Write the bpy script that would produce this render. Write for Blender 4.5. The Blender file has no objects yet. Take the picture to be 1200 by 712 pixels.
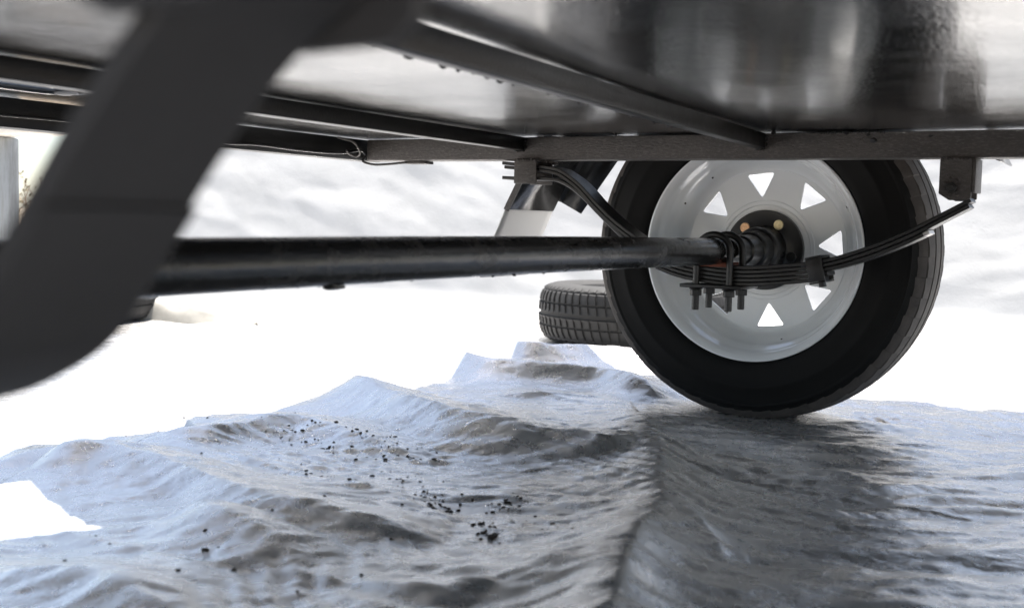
import bpy, bmesh, math, random
import numpy as np
from mathutils import Vector, Matrix, Euler

random.seed(7)
rng = np.random.default_rng(7)
sc = bpy.context.scene
COL = sc.collection
R = math.radians

# ------------------------------------------------------------------ camera
CAM_H = 0.375
rows = ((0.866, -0.058, 0.496), (0.499, 0.051, -0.865), (0.025, 0.997, 0.074))
xa = Vector((rows[0][0], rows[1][0], rows[2][0])).normalized()
za = Vector((rows[0][2], rows[1][2], rows[2][2])).normalized()
ya = za.cross(xa).normalized()
xa = ya.cross(za).normalized()
cam_d = bpy.data.cameras.new('camera')
cam = bpy.data.objects.new('camera', cam_d)
COL.objects.link(cam)
m = Matrix((xa, ya, za)).transposed().to_4x4()
m.translation = Vector((0, 0, CAM_H))
cam.matrix_world = m
cam_d.sensor_width = 36
cam_d.lens = 1330 / 1200 * 36
cam_d.clip_start = 0.02
cam_d.clip_end = 900
cam_d.dof.use_dof = True
cam_d.dof.focus_distance = 2.12
cam_d.dof.aperture_fstop = 6.5
sc.camera = cam

# ------------------------------------------------------------------ world, sun, exposure
SUN_EL = 74.0
SUN_AZ = -28.0        # degrees from +Y towards +X: high, behind the trailer and to the left
w = bpy.data.worlds.new('World')
sc.world = w
w.use_nodes = True
nt = w.node_tree
bg = nt.nodes['Background']
sky = nt.nodes.new('ShaderNodeTexSky')
sky.sky_type = 'NISHITA'
sky.sun_disc = False
sky.sun_elevation = R(SUN_EL)
sky.sun_rotation = R(SUN_AZ)
sky.air_density = 1.0
sky.dust_density = .8
hs = nt.nodes.new('ShaderNodeHueSaturation')
hs.inputs['Saturation'].default_value = .74      # camera white balance
nt.links.new(sky.outputs['Color'], hs.inputs['Color'])
nt.links.new(hs.outputs['Color'], bg.inputs['Color'])
bg.inputs['Strength'].default_value = 0.055

sl = bpy.data.lights.new('sun', 'SUN')
sl.energy = 3.4
sl.angle = R(0.5)
sl.color = (1.0, 0.955, 0.90)
so = bpy.data.objects.new('sun', sl)
COL.objects.link(so)
so.rotation_euler = Vector((-math.cos(R(SUN_EL)) * math.sin(R(SUN_AZ)), -math.cos(R(SUN_EL)) * math.cos(R(SUN_AZ)), -math.sin(R(SUN_EL)))).to_track_quat('-Z', 'Y').to_euler()
so.location = (-1, 2, 8)

sc.view_settings.view_transform = 'Standard'
sc.view_settings.look = 'None'
sc.view_settings.gamma = 1
sc.view_settings.exposure = 2.3
sc.view_settings.use_curve_mapping = False
try:
    sc.cycles.max_bounces = 10
    sc.cycles.diffuse_bounces = 6
    sc.cycles.glossy_bounces = 5
    sc.cycles.use_denoising = True
except Exception:
    pass


# ------------------------------------------------------------------ numpy noise
def _hash(ix, iy, seed):
    h = (ix.astype(np.int64) * 374761393 + iy.astype(np.int64) * 668265263 + seed * 974711) & 0xffffffff
    h = ((h ^ (h >> 13)) * 1274126177) & 0xffffffff
    return ((h ^ (h >> 16)) & 0xffff) / 65535.0


def perlin(x, y, seed=0):
    x0 = np.floor(x); y0 = np.floor(y)
    fx = x - x0; fy = y - y0
    u = fx * fx * fx * (fx * (fx * 6 - 15) + 10)
    v = fy * fy * fy * (fy * (fy * 6 - 15) + 10)

    def g(dx, dy):
        a = _hash(x0 + dx, y0 + dy, seed) * 2 * np.pi
        return np.cos(a) * (fx - dx) + np.sin(a) * (fy - dy)
    a = g(0, 0) * (1 - u) + g(1, 0) * u
    b = g(0, 1) * (1 - u) + g(1, 1) * u
    return (a * (1 - v) + b * v) * 1.5


def fbm(x, y, seed=0, octv=4, gain=.5):
    s = 0; a = 1; f = 1
    for k in range(octv):
        s = s + a * perlin(x * f, y * f, seed + k * 17)
        a *= gain; f *= 2.03
    return s


def facet(x, y, seed=0):
    """random heights on a jittered triangle lattice, joined by flat facets: the look of creased sheet"""
    x = x + .33 * perlin(x * .7, y * .7, seed + 501); y = y + .33 * perlin(x * .7 + 9, y * .7, seed + 502)
    sk = (x + y) * 0.36602540378
    i = np.floor(x + sk); j = np.floor(y + sk)
    t = (i + j) * 0.2113248654
    fx = x - (i - t); fy = y - (j - t)
    up = fx > fy
    # barycentric weights in the skewed square
    u = x + sk - i; v = y + sk - j
    h00 = _hash(i, j, seed); h11 = _hash(i + 1, j + 1, seed)
    h10 = _hash(i + 1, j, seed); h01 = _hash(i, j + 1, seed)
    a = h00 * (1 - u) + h10 * (u - v) + h11 * v
    b = h00 * (1 - v) + h01 * (v - u) + h11 * u
    return np.where(u > v, a, b) * 2 - 1


def ridged(x, y, seed=0, octv=3):
    s = 0; a = 1; f = 1
    for k in range(octv):
        s = s + a * (1 - np.abs(perlin(x * f, y * f, seed + k * 31)) * 2)
        a *= .5; f *= 2.1
    return s / 1.75


# ------------------------------------------------------------------ materials
def new_mat(name):
    mt = bpy.data.materials.new(name)
    mt.use_nodes = True
    n = mt.node_tree
    return mt, n, n.nodes['Principled BSDF']


def nd(n, t, **kw):
    x = n.nodes.new(t)
    for k, v in kw.items():
        if k in x.inputs:
            x.inputs[k].default_value = v
        else:
            setattr(x, k, v)
    return x


def noise(n, scale, detail=3, rough=.55, vec=None):
    x = nd(n, 'ShaderNodeTexNoise')
    x.inputs['Scale'].default_value = scale
    x.inputs['Detail'].default_value = detail
    x.inputs['Roughness'].default_value = rough
    if vec:
        n.links.new(vec, x.inputs['Vector'])
    return x


def coords(n, sx=1, sy=1, sz=1, rz=0):
    tc = nd(n, 'ShaderNodeNewGeometry')
    mp = nd(n, 'ShaderNodeMapping')
    mp.inputs['Scale'].default_value = (sx, sy, sz)
    mp.inputs['Rotation'].default_value = (0, 0, rz)
    n.links.new(tc.outputs['Position'], mp.inputs['Vector'])
    return mp.outputs['Vector']


def bump(n, p, h, strength, dist, prev=None):
    b = nd(n, 'ShaderNodeBump')
    b.inputs['Strength'].default_value = strength
    b.inputs['Distance'].default_value = dist
    n.links.new(h, b.inputs['Height'])
    if prev:
        n.links.new(prev, b.inputs['Normal'])
    n.links.new(b.outputs['Normal'], p.inputs['Normal'])
    return b.outputs['Normal']


def ramp(n, fac, stops):
    r = nd(n, 'ShaderNodeValToRGB')
    e = r.color_ramp.elements
    while len(e) < len(stops):
        e.new(.5)
    for k, (pos, c) in enumerate(stops):
        e[k].position = pos
        e[k].color = (*c, 1) if len(c) == 3 else c
    n.links.new(fac, r.inputs['Fac'])
    return r.outputs['Color']


def paint(name, c0, c1, rough0, rough1, peel=200, peel_d=.0006, grit=0, grit_d=.0006, coat=0, spec=.5, stretch=(1, 1, 1)):
    mt, n, p = new_mat(name)
    v = coords(n, *stretch)
    a = noise(n, 9, 5, .6, coords(n))
    n.links.new(ramp(n, a.outputs['Fac'], [(.3, c0), (.72, c1)]), p.inputs['Base Color'])
    rr = noise(n, 14, 4, .6, coords(n))
    n.links.new(ramp(n, rr.outputs['Fac'], [(.3, (rough0,) * 3), (.7, (rough1,) * 3)]), p.inputs['Roughness'])
    p.inputs['Specular IOR Level'].default_value = spec
    p.inputs['Coat Weight'].default_value = coat
    p.inputs['Coat Roughness'].default_value = .12
    pn = None
    if peel:
        pn = bump(n, p, noise(n, peel, 2, .5, v).outputs['Fac'], .6, peel_d)
    if grit:
        bump(n, p, noise(n, grit, 3, .7, coords(n)).outputs['Fac'], .9, grit_d, pn)
    return mt


M = {}
def speckle(mt, scale, c, amount):
    n = mt.node_tree; p = n.nodes['Principled BSDF']
    src = p.inputs['Base Color'].links[0].from_socket
    nz = noise(n, scale, 3, .7, coords(n, .35, 1, 1))
    mx = nd(n, 'ShaderNodeMixRGB')
    fac = ramp(n, nz.outputs['Fac'], [(.50, (0, 0, 0)), (.68, (amount,) * 3)])
    n.links.new(fac, mx.inputs['Fac'])
    n.links.new(src, mx.inputs['Color1'])
    mx.inputs['Color2'].default_value = (*c, 1)
    n.links.new(mx.outputs['Color'], p.inputs['Base Color'])


M['panel'] = paint('black_gloss_paint', (.006, .006, .0062), (.009, .0088, .0086), .13, .24, peel=230, peel_d=.0009,
                   grit=55, grit_d=.0007, coat=.55, spec=.65, stretch=(1, .45, 1))
M['frame'] = paint('gritty_black_paint', (.048, .042, .038), (.075, .066, .060), .36, .52, peel=260, peel_d=.0035, grit=620, grit_d=.002, stretch=(.45, 1, 1))
speckle(M['frame'], 330, (.15, .135, .125), .55)
M['member'] = paint('black_satin_paint', (.0045, .0045, .0044), (.0075, .0073, .007), .30, .42, peel=300, peel_d=.0006, spec=.35)
M['spring'] = paint('black_spring_paint', (.010, .0095, .0092), (.015, .014, .0135), .30, .46, peel=260, peel_d=.0006)
M['hub'] = paint('black_hub_paint', (.010, .010, .010), (.015, .0145, .014), .25, .4, peel=200, peel_d=.0005)
M['near_spring'] = paint('worn_spring_paint', (.030, .028, .0275), (.038, .036, .035), .5, .62, peel=200, peel_d=.0006, spec=.4)
M['primer'] = paint('red_primer', (.20, .05, .025), (.10, .035, .02), .6, .8, peel=200)

# axle: black paint with dusty scuffed flakes
mt, n, p = new_mat('scuffed_axle_paint')
v = coords(n, 1, .5, 1)
sc1 = noise(n, 70, 6, .7, v)
big = noise(n, 6, 3, .5, coords(n))
mul = nd(n, 'ShaderNodeMath', operation='MULTIPLY')
n.links.new(sc1.outputs['Fac'], mul.inputs[0]); n.links.new(big.outputs['Fac'], mul.inputs[1])
n.links.new(ramp(n, mul.outputs[0], [(.26, (.011, .0105, .010)), (.42, (.036, .033, .031))]), p.inputs['Base Color'])
n.links.new(ramp(n, mul.outputs[0], [(.24, (.15,) * 3), (.36, (.42,) * 3)]), p.inputs['Roughness'])
bump(n, p, sc1.outputs['Fac'], .7, .0012)
M['axle'] = mt

# rubber
mt, n, p = new_mat('tyre_rubber')
a = noise(n, 22, 5, .65, coords(n))
n.links.new(ramp(n, a.outputs['Fac'], [(.3, (.0035, .0035, .0035)), (.75, (.006, .0058, .0057))]), p.inputs['Base Color'])
p.inputs['Roughness'].default_value = .66
p.inputs['Specular IOR Level'].default_value = .22
bump(n, p, noise(n, 500, 2, .5, coords(n)).outputs['Fac'], .35, .0005)
M['rubber'] = mt
mt, n, p = new_mat('dusty_tread_rubber')
a = noise(n, 16, 6, .7, coords(n))
n.links.new(ramp(n, a.outputs['Fac'], [(.3, (.035, .031, .029)), (.72, (.085, .074, .066))]), p.inputs['Base Color'])
p.inputs['Roughness'].default_value = .8
bump(n, p, noise(n, 380, 3, .6, coords(n)).outputs['Fac'], .5, .0006)
M['tread'] = mt

# white rim enamel
mt, n, p = new_mat('white_wheel_enamel')
a = noise(n, 12, 5, .6, coords(n))
n.links.new(ramp(n, a.outputs['Fac'], [(.3, (.80, .825, .84)), (.7, (.85, .87, .88))]), p.inputs['Base Color'])
p.inputs['Roughness'].default_value = .2
p.inputs['Coat Weight'].default_value = .4
p.inputs['Coat Roughness'].default_value = .08
bump(n, p, noise(n, 60, 2, .5, coords(n)).outputs['Fac'], .3, .0006)
M['rim'] = mt


def metal(name, c, rough):
    mt, n, p = new_mat(name)
    a = noise(n, 240, 3, .6, coords(n))
    n.links.new(ramp(n, a.outputs['Fac'], [(.3, tuple(k * .72 for k in c)), (.7, c)]), p.inputs['Base Color'])
    p.inputs['Metallic'].default_value = .85
    p.inputs['Roughness'].default_value = rough
    return mt


mt, n, p = new_mat('pale_grey_flap')
p.inputs['Base Color'].default_value = (.60, .59, .57, 1)
p.inputs['Roughness'].default_value = .6
bump(n, p, noise(n, 60, 4, .6, coords(n)).outputs['Fac'], .4, .001)
M['flap'] = mt
mt, n, p = new_mat('shade_tan_sheet')  # tan base colour darkened to carry the shade on the flap's upright face
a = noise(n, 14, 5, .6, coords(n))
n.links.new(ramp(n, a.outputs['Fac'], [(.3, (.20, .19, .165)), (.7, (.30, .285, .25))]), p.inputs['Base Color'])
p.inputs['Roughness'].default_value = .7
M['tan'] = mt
mt, n, p = new_mat('old_tread_rubber')
a = noise(n, 20, 6, .7, coords(n))
n.links.new(ramp(n, a.outputs['Fac'], [(.3, (.008, .0078, .0076)), (.72, (.018, .017, .0165))]), p.inputs['Base Color'])
p.inputs['Roughness'].default_value = .75
bump(n, p, noise(n, 300, 3, .6, coords(n)).outputs['Fac'], .5, .0006)
M['old_rubber'] = mt
M['brass'] = metal('brass_stud', (.80, .68, .42), .35)
M['copper'] = metal('copper_stud', (.86, .52, .30), .35)
M['steel'] = metal('bare_steel', (.62, .60, .57), .35)


# tarp: woven laminated sheet
def tarp_mat(name, c0, c1, rough, spec, weave=True, crinkle=.0035, dirt=0.0, metal=0.0, through=0.0, fine=.0012):
    mt, n, p = new_mat(name)
    p.inputs['Metallic'].default_value = metal
    v = coords(n)
    a = noise(n, 5, 6, .62, v)
    colr = ramp(n, a.outputs['Fac'], [(.32, c0), (.7, c1)])
    if dirt:
        d1 = noise(n, 3.2, 7, .72, coords(n, 1, 1, 1))
        rp = ramp(n, d1.outputs['Fac'], [(.52, (0, 0, 0)), (.74, (1, 1, 1))])
        mx = nd(n, 'ShaderNodeMixRGB')
        sc_ = nd(n, 'ShaderNodeMath', operation='MULTIPLY')
        sc_.inputs[1].default_value = dirt
        n.links.new(rp, sc_.inputs[0])
        n.links.new(sc_.outputs[0], mx.inputs['Fac'])
        n.links.new(colr, mx.inputs['Color1'])
        mx.inputs['Color2'].default_value = (.23, .19, .155, 1)
        colr = mx.outputs['Color']
    n.links.new(colr, p.inputs['Base Color'])
    rr = noise(n, 26, 4, .6, v)
    n.links.new(ramp(n, rr.outputs['Fac'], [(.3, (rough - .09,) * 3), (.7, (rough + .1,) * 3)]), p.inputs['Roughness'])
    p.inputs['Specular IOR Level'].default_value = spec
    # crinkles: thin sharp creases from stretched voronoi edges over warped coordinates
    wn = noise(n, 7, 3, .5, v)
    mixv = nd(n, 'ShaderNodeMixRGB', blend_type='ADD')
    mixv.inputs['Fac'].default_value = .11
    n.links.new(v, mixv.inputs['Color1']); n.links.new(wn.outputs['Color'], mixv.inputs['Color2'])
    pn = None
    for scl, dist, sx, rz in ((17, crinkle, .45, .35), (41, crinkle * .45, .6, -.4)):
        mp = nd(n, 'ShaderNodeMapping')
        mp.inputs['Scale'].default_value = (sx, 1, .7)
        mp.inputs['Rotation'].default_value = (0, 0, rz)
        n.links.new(mixv.outputs['Color'], mp.inputs['Vector'])
        vo = nd(n, 'ShaderNodeTexVoronoi', feature='F1')
        vo.inputs['Scale'].default_value = scl
        n.links.new(mp.outputs['Vector'], vo.inputs['Vector'])
        pn = bump(n, p, vo.outputs['Distance'], .55, dist, pn)
    pn = bump(n, p, noise(n, 130, 3, .6, coords(n, .6, 1, 1, .2)).outputs['Fac'], .6, fine, pn)
    if weave:
        h = None
        for axis in range(2):
            wv = nd(n, 'ShaderNodeTexWave')
            wv.inputs['Scale'].default_value = 110
            wv.inputs['Distortion'].default_value = .6
            wv.bands_direction = 'X' if axis == 0 else 'Y'
            n.links.new(coords(n, 1, 1, 1, .35), wv.inputs['Vector'])
            pn = bump(n, p, wv.outputs['Fac'], .22, .0005, pn)
    if through:
        tr = nd(n, 'ShaderNodeBsdfTranslucent')
        n.links.new(colr, tr.inputs['Color'])
        n.links.new(pn, tr.inputs['Normal'])
        mx = nd(n, 'ShaderNodeMixShader')
        mx.inputs['Fac'].default_value = through
        n.links.new(p.outputs['BSDF'], mx.inputs[1]); n.links.new(tr.outputs['BSDF'], mx.inputs[2])
        n.links.new(mx.outputs['Shader'], n.nodes['Material Output'].inputs['Surface'])
    return mt


M['tarp'] = tarp_mat('silver_tarp', (.79, .765, .735), (.86, .84, .81), .265, .6, dirt=.15, metal=.74, crinkle=.0008, fine=.0022)
M['tarp_white'] = tarp_mat('white_tarp', (.41, .41, .405), (.47, .47, .465), .5, .3, through=.25, crinkle=.0012)

# soil
mt, n, p = new_mat('dark_soil')
a = noise(n, 120, 5, .7, coords(n))
n.links.new(ramp(n, a.outputs['Fac'], [(.3, (.025, .019, .014)), (.7, (.11, .082, .06))]), p.inputs['Base Color'])
p.inputs['Roughness'].default_value = .95
bump(n, p, a.outputs['Fac'], 1, .002)
M['soil'] = mt
mt, n, p = new_mat('dry_earth')
a = noise(n, 2.2, 8, .65, coords(n))
n.links.new(ramp(n, a.outputs['Fac'], [(.3, (.20, .155, .11)), (.7, (.34, .28, .21))]), p.inputs['Base Color'])
p.inputs['Roughness'].default_value = .95
bump(n, p, noise(n, 40, 6, .7, coords(n)).outputs['Fac'], 1, .02)
M['earth'] = mt

# galvanised post and its parts
mt, n, p = new_mat('galvanised_steel')
a = noise(n, 30, 5, .7, coords(n, 1, 1, .12))
n.links.new(ramp(n, a.outputs['Fac'], [(.34, (.17, .17, .165)), (.55, (.30, .31, .31)), (.72, (.22, .215, .20))]), p.inputs['Base Color'])
p.inputs['Roughness'].default_value = .5
p.inputs['Metallic'].default_value = .4
M['galv'] = mt
mt, n, p = new_mat('cream_rust_paint')
a = noise(n, 16, 6, .7, coords(n))
n.links.new(ramp(n, a.outputs['Fac'], [(.40, (.55, .50, .43)), (.62, (.62, .58, .52)), (.72, (.25, .12, .06))]), p.inputs['Base Color'])
p.inputs['Roughness'].default_value = .6
M['cream'] = mt
mt, n, p = new_mat('dry_twig')
a = noise(n, 9, 4, .6, coords(n))
n.links.new(ramp(n, a.outputs['Fac'], [(.3, (.16, .09, .05)), (.7, (.30, .18, .10))]), p.inputs['Base Color'])
p.inputs['Roughness'].default_value = .9
M['twig'] = mt
mt, n, p = new_mat('dry_leaf')
a = noise(n, 30, 4, .6, coords(n))
n.links.new(ramp(n, a.outputs['Fac'], [(.3, (.10, .10, .04)), (.7, (.26, .17, .08))]), p.inputs['Base Color'])
p.inputs['Roughness'].default_value = .8
M['leaf'] = mt


# ------------------------------------------------------------------ mesh helpers
class MB:
    """collects shapes in world coordinates and links them as ONE mesh object"""

    def __init__(self):
        self.v = []; self.f = []

    def add(self, vs, fs):
        o = len(self.v)
        self.v += [tuple(k) for k in vs]
        self.f += [tuple(i + o for i in q) for q in fs]
        return self

    def box(self, x0, x1, y0, y1, z0, z1, bev=.0, mat=None):
        if bev <= 0:
            vs = [(x, y, z) for x in (x0, x1) for y in (y0, y1) for z in (z0, z1)]
            fs = [(0, 1, 3, 2), (4, 6, 7, 5), (0, 4, 5, 1), (2, 3, 7, 6), (0, 2, 6, 4), (1, 5, 7, 3)]
        else:
            bm = bmesh.new()
            bmesh.ops.create_cube(bm, size=1)
            for q in bm.verts:
                q.co = Vector(((x0 + x1) / 2 + q.co.x * (x1 - x0), (y0 + y1) / 2 + q.co.y * (y1 - y0), (z0 + z1) / 2 + q.co.z * (z1 - z0)))
            bmesh.ops.bevel(bm, geom=bm.edges[:], offset=bev, segments=2, profile=.5, affect='EDGES')
            bm.verts.index_update()
            vs = [tuple(q.co) for q in bm.verts]
            fs = [tuple(q.index for q in f.verts) for f in bm.faces]
            bm.free()
        if mat:
            vs = [tuple(mat @ Vector(q)) for q in vs]
        return self.add(vs, fs)

    def tube(self, pts, r, seg=16, caps=True):
        pts = [Vector(q) for q in pts]
        rr = r if isinstance(r, (list, tuple)) else [r] * len(pts)
        vs = []; fs = []
        t0 = (pts[1] - pts[0]).normalized()
        up = Vector((0, 0, 1)) if abs(t0.z) < .9 else Vector((1, 0, 0))
        nrm = (up - t0 * up.dot(t0)).normalized()
        for i, q in enumerate(pts):
            a = pts[max(i - 1, 0)]; b = pts[min(i + 1, len(pts) - 1)]
            t = (b - a).normalized()
            nrm = (nrm - t * nrm.dot(t)).normalized()
            bn = t.cross(nrm)
            for k in range(seg):
                an = 2 * math.pi * k / seg
                vs.append(q + (nrm * math.cos(an) + bn * math.sin(an)) * rr[i])
        for i in range(len(pts) - 1):
            for k in range(seg):
                k2 = (k + 1) % seg
                fs.append((i * seg + k, i * seg + k2, (i + 1) * seg + k2, (i + 1) * seg + k))
        if caps:
            fs.append(tuple(range(seg - 1, -1, -1)))
            fs.append(tuple((len(pts) - 1) * seg + k for k in range(seg)))
        return self.add(vs, fs)

    def lathe_y(self, prof, cx, cz, seg=96, close=False):
        """profile of (y, r), turned about the line x=cx, z=cz"""
        vs = []; fs = []
        n_ = len(prof)
        for k in range(seg):
            a = 2 * math.pi * k / seg
            for (y, r) in prof:
                vs.append((cx + r * math.cos(a), y, cz + r * math.sin(a)))
        for k in range(seg):
            k2 = (k + 1) % seg
            for i in range(n_ - 1 + (1 if close else 0)):
                j = (i + 1) % n_
                fs.append((k * n_ + i, k2 * n_ + i, k2 * n_ + j, k * n_ + j))
        return self.add(vs, fs)

    def prism(self, poly, axis, a, b):
        """polygon (two coords) swept along an axis: 'y' uses (x,z), 'z' uses (x,y), 'x' uses (y,z)"""
        def mk(q, t):
            return {'y': (q[0], t, q[1]), 'z': (q[0], q[1], t), 'x': (t, q[0], q[1])}[axis]
        k = len(poly)
        vs = [mk(q, a) for q in poly] + [mk(q, b) for q in poly]
        fs = [tuple(range(k)), tuple(range(2 * k - 1, k - 1, -1))]
        fs += [(i, i + k, (i + 1) % k + k, (i + 1) % k) for i in range(k)]
        return self.add(vs, fs)

    def blob(self, c, r, seed, sq=(1, 1, 1), lv=2, amp=.3):
        bm = bmesh.new()
        bmesh.ops.create_icosphere(bm, subdivisions=lv, radius=1)
        rn = random.Random(seed)
        off = [rn.uniform(0, 9) for _ in range(3)]
        vs = []
        for q in bm.verts:
            d = q.co
            s = 1 + amp * (math.sin(d.x * 3.1 + off[0]) * math.sin(d.y * 2.7 + off[1]) + .6 * math.sin(d.z * 5 + off[2] + d.x * 4)) + rn.uniform(-.5, .5) * amp
            vs.append((c[0] + d.x * r * s * sq[0], c[1] + d.y * r * s * sq[1], c[2] + d.z * r * s * sq[2]))
        bm.verts.index_update()
        fs = [tuple(q.index for q in f.verts) for f in bm.faces]
        bm.free()
        return self.add(vs, fs)

    def build(self, name, mat, parent=None, smooth=30, bevel=0):
        me = bpy.data.meshes.new(name)
        me.from_pydata(self.v, [], self.f)
        bm = bmesh.new(); bm.from_mesh(me)
        bmesh.ops.recalc_face_normals(bm, faces=bm.faces[:])
        bm.to_mesh(me); bm.free()
        me.materials.append(mat)
        o = bpy.data.objects.new(name, me)
        COL.objects.link(o)
        if smooth is not None:
            finish(me, smooth)
        if parent:
            put(o, parent)
        if bevel:
            b = o.modifiers.new('bevel', 'BEVEL')
            b.width = bevel; b.segments = 2; b.limit_method = 'ANGLE'; b.angle_limit = R(35)
        return o


def finish(me, ang):
    me.polygons.foreach_set('use_smooth', [True] * len(me.polygons))
    try:
        me.set_sharp_from_angle(angle=R(ang))
    except Exception:
        pass


def put(o, parent):
    o.parent = parent
    root = parent
    while root.parent:
        root = root.parent
    o.matrix_parent_inverse = parent.matrix_world.inverted() if parent.parent is None else Matrix()
    if parent.parent is not None:
        o.matrix_parent_inverse = (Matrix.Translation(root.location)).inverted() @ Matrix.Identity(4)
        # the child's parent sits in world coordinates already (its own origin is the world origin)
        o.matrix_parent_inverse = Matrix.Identity(4)
    return o


def tag(o, label=None, cat=None, group=None, kind=None):
    if label: o['label'] = label
    if cat: o['category'] = cat
    if group: o['group'] = group
    if kind: o['kind'] = kind
    return o


def thing(name, loc, label, cat, group=None):
    o = bpy.data.objects.new(name, None)
    COL.objects.link(o)
    o.location = loc
    o.matrix_world = Matrix.Translation(loc)
    return tag(o, label, cat, group)


def smooth_path(pts, n_=10):
    P = [Vector(q) for q in pts]
    P = [P[0] * 2 - P[1]] + P + [P[-1] * 2 - P[-2]]
    out = []
    for i in range(1, len(P) - 2):
        for k in range(n_):
            t = k / n_
            a, b, c, d = P[i - 1], P[i], P[i + 1], P[i + 2]
            out.append(.5 * ((2 * b) + (c - a) * t + (2 * a - 5 * b + 4 * c - d) * t * t + (3 * b - a - 3 * c + d) * t ** 3))
    out.append(P[-2])
    return out


# ------------------------------------------------------------------ ground tarp height field (metres)
RIDGES = {
    # crest points (x, y, height); widths towards the viewer's side and the far side
    'right_fold': ([(-0.385, 0.850, 0.056), (-0.425, 0.965, 0.058), (-0.472, 1.115, 0.054), (-0.517, 1.278, 0.036), (-0.582, 1.443, 0.036), (-0.685, 1.675, 0.034), (-0.837, 1.952, 0.015)], .075, .12, 0),
    'step_fold': ([(-1.451, 1.849, 0.020), (-1.351, 1.761, 0.060), (-1.187, 1.673, 0.058), (-1.030, 1.601, 0.050), (-0.902, 1.583, 0.045), (-0.831, 1.596, 0.040), (-0.755, 1.595, 0.040)], .060, .13, 0),
    'far_fold': ([(-1.682, 2.505, 0.010), (-1.515, 2.312, 0.065), (-1.355, 2.212, 0.060), (-1.238, 2.243, 0.055), (-1.087, 2.287, 0.050), (-0.971, 2.235, 0.045), (-0.895, 2.197, 0.010)], .055, .10, 0),
    'back_edge': ([(-1.54, 2.62, 0.015), (-1.41, 2.48, 0.072), (-1.316, 2.515, 0.072), (-1.187, 2.70, 0.050), (-1.05, 2.8, .0)], .06, .12, 0),
    'left_fold': ([(-1.46, 0.98, 0.0), (-1.364, 1.065, 0.030), (-1.320, 1.059, 0.045), (-1.274, 1.093, 0.045), (-1.142, 1.080, 0.040), (-0.936, 1.022, 0.040), (-0.784, 1.026, 0.035), (-0.640, 1.07, 0.0)], .050, .13, 0),
    'mid_crease': ([(-1.42, 1.245, 0.0), (-1.304, 1.313, 0.035), (-1.273, 1.482, 0.030), (-1.100, 1.458, 0.020), (-0.889, 1.410, 0.0)], .05, .12, 0),
    'low_mound': ([(-0.985, 0.980, 0.000), (-0.950, 0.945, 0.032), (-0.842, 0.920, 0.028), (-0.70, 0.945, 0.0)], .06, .10, 0),
    'near_ripple': ([(-1.0, 0.70, 0.010), (-0.896, 0.727, 0.030), (-0.768, 0.706, 0.030), (-0.6, 0.698, 0.010)], .05, .08, 0),
    'foot_ripple': ([(-0.75, 0.90, 0.000), (-0.574, 0.884, 0.022), (-0.514, 0.977, 0.024), (-0.481, 1.100, 0.020)], .05, .09, 0),
}


def ridge_height(X, Y, pts, wf, wb):
    best = np.full(X.shape, 1e9); hh = np.zeros(X.shape); side = np.zeros(X.shape)
    P = smooth_path([(a, b, c) for a, b, c in pts], 5)
    for a, b in zip(P[:-1], P[1:]):
        dx, dy = b.x - a.x, b.y - a.y
        L2 = dx * dx + dy * dy + 1e-12
        t = np.clip(((X - a.x) * dx + (Y - a.y) * dy) / L2, 0, 1)
        qx = X - (a.x + t * dx); qy = Y - (a.y + t * dy)
        d = qx * qx + qy * qy
        mk = d < best
        best = np.where(mk, d, best)
        hh = np.where(mk, a.z + (b.z - a.z) * t, hh)
        side = np.where(mk, dx * (Y - a.y) - dy * (X - a.x), side)
    d = np.sqrt(best)
    wob = 1 + .35 * perlin(X * 6, Y * 6, 91)
    ww = np.where(side < 0, wf, wb) * wob
    q = d / ww
    front = np.exp(-q ** 1.25)
    back = 1 / (1 + q ** 1.7) ** 1.3
    return np.maximum(hh, 0) * np.where(side < 0, front, back)


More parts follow.
